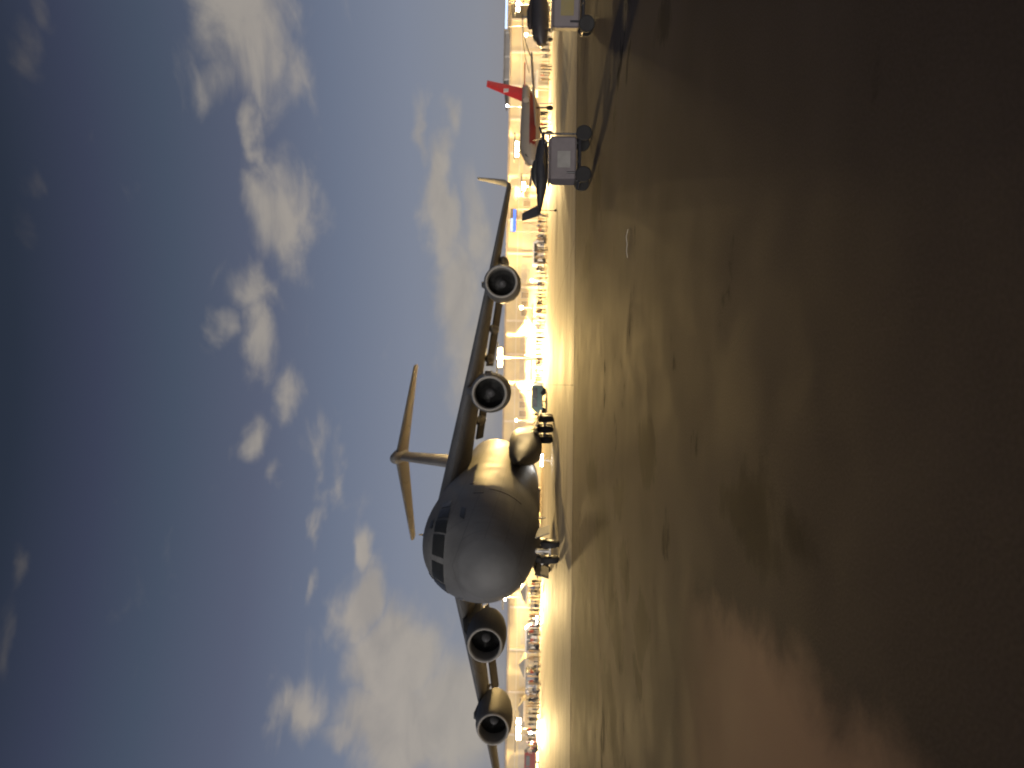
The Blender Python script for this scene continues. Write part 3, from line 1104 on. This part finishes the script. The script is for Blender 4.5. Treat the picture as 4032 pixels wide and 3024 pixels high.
for s in (-1, 1):
    b.loft([[(3.2 + d_, s * (.08 + .85 * k) * .5, 1.25 + s * (.08 + .85 * k) * .86 + w_) for d_, w_ in ((.02, .06), (-.02, .06), (-.02, -.06), (.02, -.06))] for k in (0, 1)])
b.lathe([(-.15, .2), (.05, .17), (.25, .03)], (3.2, 0, 1.25), 'x', 16)
b.build('propeller', M['housing'], la)

# pale aircraft with a tall red fin
pc = at(2100, 355, 97)
ra = empty('red_tailed_aircraft', (pc.x - 5.6, 97 - 4.6, 0), radians(180 + 42))
tag(ra, 'pale aircraft with tall red tail fin and red flank stripe', 'airplane')
b = MB()
b.loft(small_fuselage([(9.0, 0, 2.3, .06, .06), (8.7, 0, 2.3, .5, .45), (7.6, 0, 2.4, .9, .85), (6, 0, 2.55, 1.1, 1.15), (2, 0, 2.6, 1.15, 1.2), (-3, 0, 2.65, 1.1, 1.15), (-6, 0, 3.0, .7, .8), (-9, 0, 3.5, .2, .3)], 28))
b.build('fuselage', M['pale_paint'], ra)
for s in (-1, 1):
    b = MB()
    vs, fs = [], []
    stx = [(7.4, .86, .82, 2.4), (6, 1.1, 1.15, 2.55), (2, 1.15, 1.2, 2.6), (-3, 1.1, 1.15, 2.65), (-6, .7, .8, 3.0)]
    for (x, hw, hh, zc) in stx:
        for t in (-.55, -.25, .1):
            vs.append((x, s * (hw + .02) * cos(t), zc + (hh + .02) * sin(t)))
    for i in range(len(stx) - 1):
        for j in range(2):
            fs.append((i * 3 + j, i * 3 + j + 1, i * 3 + j + 4, i * 3 + j + 3))
    b.add(vs, fs)
    b.build('red_stripe', M['dark_red'], ra)
    b = MB()
    b.loft([[(2.6 - 1.6 * k - (3.0 - 1.5 * k) * x, s * (.9 + 7.5 * k), 1.95 + .6 * k + zz) for x, zz in ((0, 0), (.1, .14), (.4, .18), (1, 0), (.4, -.1), (.1, -.09))] for k in (0, 1)])
    b.build('wing', M['pale_paint'], ra)
    b = MB()
    b.loft([[(-6.6 - 1.3 * k - (2.0 - .9 * k) * x, s * (.2 + 3.0 * k), 3.5 + zz) for x, zz in ((0, 0), (.3, .08), (1, 0), (.3, -.08))] for k in (0, 1)])
    b.build('tailplane', M['red_paint'], ra)
    b = MB()
    b.lathe([(-1.7, .25), (-.8, .42), (.9, .46), (1.5, .36), (1.5, .3)], (-3.6, s * 1.75, 3.2), 'x', 20)
    b.build('engine', M['pale_paint'], ra)
b = MB()
b.loft([[(-4.6 - 4.0 * k - (3.6 - 1.9 * k) * x, zz, 3.3 + 5.0 * k) for x, zz in ((0, 0), (.2, .12), (.5, .13), (1, .01), (.5, -.13), (.2, -.12))] for k in (0, .5, 1)])
b.build('tail_fin', M['red_paint'], ra)
b = MB()
b.box(-7.9, -7.1, -.17, .17, 5.5, 6.1)
b.build('fin_emblem', M['white_paint'], ra, smooth=False)
b = MB()
b.loft([[(8.25, s * .55, 2.75) for s in (-1, 1)] + [(7.7, s * .62, 3.08) for s in (1, -1)], [(8.2, s * .52, 2.68) for s in (-1, 1)] + [(7.65, s * .58, 3.0) for s in (1, -1)]])
b.build('windscreen', M['glass'], ra, smooth=False)
for (x, y) in ((6.4, 0), (-.6, 1.6), (-.6, -1.6)):
    b = MB()
    b.tube((x, y, 2.0), (x, y, .4), .09, n=8)
    b.lathe([(-.12, .2), (-.12, .36), (0, .4), (.12, .36), (.12, .2)], (x, y, .4), 'y', 18)
    b.build('landing_wheel', M['tyre'], ra)

# helicopter at the right edge
pc = at(2060, 62, 104)
he = empty('helicopter', (pc.x, 104, 0), radians(184))
tag(he, 'dark helicopter with long drooping rotor blades at far right', 'helicopter')
b = MB()
b.loft(small_fuselage([(4.3, 0, 1.5, .1, .1), (4.0, 0, 1.5, .6, .55), (3.0, 0, 1.65, 1.0, .95), (1.5, 0, 1.75, 1.15, 1.15), (-1.5, 0, 1.8, 1.15, 1.15), (-3.2, 0, 2.1, .8, .8), (-5, 0, 2.4, .4, .45), (-9, 0, 2.75, .25, .3)], 24))
b.build('fuselage', M['black_paint'], he)
b = MB()
b.loft(small_fuselage([(3.6, 0, 2.1, .3, .2), (3.2, 0, 2.2, .7, .4), (2.4, 0, 2.4, .85, .42), (1.8, 0, 2.5, .6, .25)], 16))
b.build('windscreen', M['glass'], he)
b = MB()
b.loft(small_fuselage([(2.0, 0, 3.0, .15, .1), (1.5, 0, 3.1, .7, .35), (-.5, 0, 3.15, .75, .4), (-2.2, 0, 2.9, .35, .25)], 16))
b.build('engine_cowl', M['black_paint'], he)
b = MB()
b.loft([[(-8.6 - 1.0 * k - 1.0 * x, zz, 2.8 + 1.9 * k) for x, zz in ((0, 0), (.4, .08), (1, 0), (.4, -.08))] for k in (0, 1)])
b.build('tail_fin', M['black_paint'], he)
b = MB()
b.tube((.2, 0, 3.4), (.2, 0, 4.1), .13, n=10)
b.lathe([(3.95, .3), (4.1, .38), (4.2, .2)], (.2, 0, 0), 'z', 14)
hub_ = b.build('rotor_mast', M['housing'], he)
for i in range(4):
    t = radians(8) + i * pi / 2
    b = MB()
    rr = []
    for k in range(7):
        q = k / 6
        rad = .35 + 7.9 * q
        z = 4.1 - 1.05 * q * q
        d_ = Vector((cos(t), sin(t), 0))
        s_ = Vector((-sin(t), cos(t), 0))
        w_ = .27
        rr.append([Vector((.2, 0, z)) + d_ * rad + s_ * w_, Vector((.2, 0, z + .05)) + d_ * rad, Vector((.2, 0, z)) + d_ * rad - s_ * w_, Vector((.2, 0, z - .04)) + d_ * rad])
    b.loft(rr)
    b.build('rotor_blade', M['black_paint'], he)
for (x, y) in ((2.6, 1.2), (2.6, -1.2), (-7.8, 0)):
    b = MB()
    b.tube((x, y * .8, 1.2 if x > 0 else 2.6), (x, y, .3), .07, n=8)
    b.lathe([(-.1, .15), (-.1, .28), (0, .32), (.1, .28), (.1, .15)], (x, y, .32), 'y', 18)
    b.build('landing_wheel', M['tyre'], he)


# ------------------------------------------------------------------ wheeled carts on the near edge of the apron
def cart(px, d, label, rz, tank):
    pg = at(2300, px, d)
    r = empty('utility_cart', (pg.x, d, 0), rz)
    tag(r, label, 'cart', 'wheeled carts at the apron edge')
    b = MB()
    for s in (-1, 1):
        b.tube((-.85, s * .36, .34), (.8, s * .36, .34), .035, n=8)
        b.tube((.62, s * .36, .34), (.62, s * .36, 1.4), .03, n=8)
        b.tube((-.55, s * .36, .34), (-.55, s * .36, .72), .03, n=8)
    for x in (-.8, 0, .75):
        b.tube((x, -.36, .34), (x, .36, .34), .03, n=8)
    b.build('frame', M['black_paint'], r)
    b = MB()
    b.box(-.72, .56, -.34, .34, .44, 1.22, bev=.05)
    b.build('box_body', M['lavender'], r, angle=20)
    b = MB()
    b.box(-.76, .6, -.37, .37, 1.223, 1.27, bev=.015)
    b.build('lid', M['lavender'], r, angle=20)
    b = MB()
    b.tube((.62, -.42, 1.42), (.62, .42, 1.42), .035, n=8)
    b.tube((.62, .0, 1.42), (.95, 0, 1.55), .03, n=8)
    b.build('handle', M['black_paint'], r)
    for x in (-.62, .62):
        for s in (-1, 1):
            b = MB()
            b.lathe([(-.05, .12), (-.055, .2), (-.03, .235), (.03, .235), (.055, .2), (.05, .12)], (x, s * .43, .235), 'y', 22)
            wz = b.build('wheel', M['tyre'], r)
            b = MB()
            b.lathe([(-.045, .03), (-.045, .118), (.045, .118), (.045, .03)], (x, s * .43, .235), 'y', 18)
            b.build('rim', M['hub'], wz)
    b = MB()
    b.box(-.4, .1, -.356, -.345, .62, 1.0)
    b.build('front_panel', M['yellow' if tank else 'duct'], r, smooth=False)
    return r


cart(625, 23.5, 'pale grey box cart on black wheels at the apron edge', radians(4), False)
cart(12, 23, 'pale wheeled cart with dull yellow front panel at photo edge', radians(-16), True)

# a pale scrap of strap lying on the asphalt
g = MB()
p = at(2470, 960, 13.4)
pts = [Vector((-.24, -.02, .004)), Vector((-.12, .02, .018)), Vector((0, .03, .01)), Vector((.12, .01, .03)), Vector((.24, -.03, .006))]
rr = [[q + Vector((0, -.022, 0)), q + Vector((0, .022, .003)), q + Vector((0, .022, .008)), q + Vector((0, -.022, .006))] for q in pts]
g.loft(rr)
o = g.build('strap', M['paper'])
o.location = (p.x, 13.4, 0)
tag(o, 'pale scrap of webbing strap lying on the dark asphalt', 'strap')


# ------------------------------------------------------------------ vehicles and tents by the crowd
def van(px, d, rz, paint, label, L=5.0, H=2.1, name='parked_van', cat='van'):
    p_ = at(2120, px, d)
    r = empty(name, (p_.x, d, 0), rz)
    tag(r, label, cat, 'vehicles parked by the crowd')
    b = MB()
    h = H
    prof = [(-L / 2, .4), (-L / 2, h - .15), (-L / 2 + .15, h), (L / 2 - 1.6, h), (L / 2 - .95, h * .56), (L / 2 - .1, h * .47), (L / 2, h * .4), (L / 2, .4)]
    b.loft([[(x, s, z) for x, z in prof] for s in (-.95, -.9, .9, .95)])
    b.build('body', M[paint], r, angle=20)
    for s in (-1, 1):
        for (x0, x1) in ((-L / 2 + .35, -.6), (-.45, L / 2 - 1.75)):
            b = MB()
            b.box(x0, x1, s * .953 - .006, s * .953 + .006, h * .6, h * .88)
            b.build('side_window', M['glass'], r, smooth=False)
        for x in (-L / 2 + .95, L / 2 - .95):
            b = MB()
            b.lathe([(-.1, .15), (-.11, .3), (-.06, .35), (.06, .35), (.11, .3), (.1, .15)], (x, s * .87, .35), 'y', 20)
            b.build('wheel', M['tyre'], r)
        b = MB()
        b.box(L / 2 - .03, L / 2 + .015, s * .7 - .15, s * .7 + .15, h * .33, h * .39)
        b.build('headlight', M['lip'], r, smooth=False)
    b = MB()
    b.add([(L / 2 - 1.56, -.8, h * .97), (L / 2 - 1.56, .8, h * .97), (L / 2 - .95, .85, h * .585), (L / 2 - .95, -.85, h * .585),
           (L / 2 - 1.52, -.8, h * .985), (L / 2 - 1.52, .8, h * .985), (L / 2 - .91, .85, h * .6), (L / 2 - .91, -.85, h * .6)],
          [(0, 3, 2, 1), (4, 5, 6, 7), (0, 1, 5, 4), (1, 2, 6, 5), (2, 3, 7, 6), (3, 0, 4, 7)])
    b.build('windscreen', M['glass'], r, smooth=False)
    return r


van(2994, 108, radians(8), 'dark_red', 'red van parked below the outer starboard engine at photo edge', 5.2, 1.9)
van(1580, 104, radians(170), 'teal', 'teal van parked beneath the inner port engine', 4.6, 1.9)
van(2500, 121, radians(4), 'white_paint', 'white van parked behind the crowd below inner starboard engine', 5.2, 2.2)
van(2700, 118, radians(176), 'black_paint', 'dark van parked between the two starboard engines', 4.8, 2.0)
van(985, 134, radians(2), 'white_paint', 'white van parked under the port wing beside blue sign', 5.4, 2.3)


def tent(px, d, label, w=3.0):
    p_ = at(2120, px, d)
    r = empty('canopy_tent', (p_.x, d, 0), random.uniform(-.1, .1))
    tag(r, label, 'tent', 'canopy tents behind the crowd')
    for sx in (-1, 1):
        for sy in (-1, 1):
            b = MB()
            b.tube((sx * w / 2, sy * w / 2, 0), (sx * w / 2, sy * w / 2, 2.2), .03, n=6)
            b.build('leg', M['pole'], r)
    b = MB()
    q = w / 2 + .06
    b.loft([[(-q, -q, 1.95), (q, -q, 1.95), (q, q, 1.95), (-q, q, 1.95)], [(-q, -q, 2.25), (q, -q, 2.25), (q, q, 2.25), (-q, q, 2.25)], [(-.06, -.06, 3.15), (.06, -.06, 3.15), (.06, .06, 3.15), (-.06, .06, 3.15)]])
    b.build('canopy', M['canvas'], r, smooth=False)


tent(2330, 122, 'pale canopy tent just left of the aircraft nose wheel')
tent(2620, 124, 'pale canopy tent between the two starboard engines')
tent(2790, 123, 'pale canopy tent beside the outer starboard engine')
tent(1240, 138, 'pale canopy tent between the port engines', 3.4)
tent(1460, 138, 'pale canopy tent under the brightest floodlight', 3.4)
tent(330, 138, 'pale canopy tent behind the red tail fin', 3.4)

# ------------------------------------------------------------------ people
def person_mesh(name, shirt, pants, pose):
    """one continuous body: skeleton of joints grown into a skin"""
    a = {0: .10, 1: .22, 2: .16}[pose]
    J = {'pel': (0, 0, .95, .135), 'wai': (0, .01, 1.12, .125), 'che': (0, .0, 1.34, .15), 'nek': (0, 0, 1.50, .06), 'hed': (0, -.02, 1.63, .10), 'top': (0, -.01, 1.72, .085)}
    E = [('pel', 'wai'), ('wai', 'che'), ('che', 'nek'), ('nek', 'hed'), ('hed', 'top')]
    for s, nm in ((-1, 'l'), (1, 'r')):
        st = (.16 if pose == 1 else .02) * s
        J['hip' + nm] = (s * .09, 0, .88, .105)
        J['kne' + nm] = (s * .11, -st * .6, .49, .07)
        J['ank' + nm] = (s * .11, st, .09, .048)
        J['toe' + nm] = (s * .12, st - .16, .035, .035)
        J['sho' + nm] = (s * .19, 0, 1.42, .062)
        if pose == 2 and s > 0:
            J['elb' + nm] = (s * .26, -.12, 1.2, .046)
            J['han' + nm] = (s * .12, -.34, 1.42, .036)
        else:
            J['elb' + nm] = (s * (.22 + a * .2), .03 + st * .3, 1.14, .046)
            J['han' + nm] = (s * (.23 + a * .3), -.05 + st * .6, .86, .036)
        E += [('pel', 'hip' + nm), ('hip' + nm, 'kne' + nm), ('kne' + nm, 'ank' + nm), ('ank' + nm, 'toe' + nm), ('che', 'sho' + nm), ('sho' + nm, 'elb' + nm), ('elb' + nm, 'han' + nm)]
    keys = list(J)
    me = bpy.data.meshes.new('skeleton')
    me.from_pydata([J[k][:3] for k in keys], [(keys.index(p), keys.index(q)) for p, q in E], [])
    ob = bpy.data.objects.new('skeleton', me)
    col.objects.link(ob)
    ob.modifiers.new('skin', 'SKIN')
    ob.modifiers.new('sub', 'SUBSURF').levels = 1
    for i, k in enumerate(keys):
        sv = me.skin_vertices[0].data[i]
        sv.radius = (J[k][3], J[k][3] * .85)
        sv.use_root = k == 'pel'
    dg = bpy.context.evaluated_depsgraph_get()
    out = bpy.data.meshes.new_from_object(ob.evaluated_get(dg))
    bpy.data.objects.remove(ob)
    out.name = name
    out.materials.clear()
    for q in (shirt, pants, M['skin'], M['black_paint']):
        out.materials.append(q)
    for p_ in out.polygons:
        c = p_.center
        p_.material_index = 2 if (1.5 < c.z < 1.66 and c.y < .02) or (c.z < .92 and abs(c.x) > .2) else 3 if c.z > 1.58 or c.z < .07 else 0 if c.z > .97 or abs(c.x) > .2 else 1
        p_.use_smooth = True
    return out


cloth = lambda n, c: mat(n, c, .85, var=.12, scale=8)
KIN = [('dark', cloth('shirt_dark', (.03, .03, .035)), cloth('pants_dark', (.03, .032, .045)), 0, 'spectator in all dark clothes standing'),
       ('pale', cloth('shirt_pale', (.55, .52, .46)), cloth('pants_blue', (.05, .065, .11)), 1, 'spectator in pale top and dark trousers'),
       ('tan', cloth('shirt_tan', (.38, .27, .16)), cloth('pants_tan', (.28, .23, .16)), 0, 'spectator in tan top and tan trousers'),
       ('red', cloth('shirt_red', (.35, .07, .05)), cloth('pants_grey', (.10, .10, .11)), 2, 'spectator in red top raising one arm'),
       ('blue', cloth('shirt_blue', (.07, .12, .28)), cloth('pants_khaki', (.20, .17, .12)), 1, 'spectator in blue top and khaki trousers'),
       ('grey', cloth('shirt_grey', (.2, .2, .2)), cloth('pants_black', (.02, .02, .022)), 2, 'spectator in grey top raising one arm')]
PM = [person_mesh('person', k[1], k[2], k[3]) for k in KIN]
rng = random.Random(5)
spots = []
for (y0, y1, n, d0, d1, where) in ((5, 160, 13, 106, 128, 'below the parked helicopter'), (160, 320, 13, 104, 128, 'right of the red tail fin'), (430, 520, 6, 104, 124, 'under the red striped aircraft'),
                                   (840, 990, 15, 106, 130, 'below the lit blue sign'), (990, 1150, 15, 106, 130, 'below the outer port engine'), (1150, 1320, 17, 104, 130, 'between the two port engines'),
                                   (1320, 1500, 17, 104, 130, 'under the brightest floodlight'), (1500, 1700, 14, 104, 126, 'below the inner port engine'), (2285, 2420, 11, 96, 116, 'just left of the nose wheel'),
                                   (2420, 2560, 11, 96, 116, 'below the inner starboard engine'), (2560, 2760, 14, 92, 112, 'between the two starboard engines'), (2760, 2960, 14, 92, 112, 'below the outer starboard engine')):
    for i in range(n):
        spots.append((y0 + (y1 - y0) * (i + rng.uniform(.05, .95)) / n, rng.uniform(d0, d1), where))
for (py, d, where) in spots:
    p = at(2120, py, d)
    k = rng.choices(range(6), (6, 4, 5, 1.5, 2, 3))[0]
    o = bpy.data.objects.new('person', PM[k])
    col.objects.link(o)
    o.location = (p.x, d, 0.004)
    o.rotation_euler = (0, 0, rng.uniform(0, 2 * pi))
    s = rng.uniform(.92, 1.06)
    o.scale = (s, s, s)
    tag(o, KIN[k][4] + ' ' + where, 'person', 'spectators on the apron')
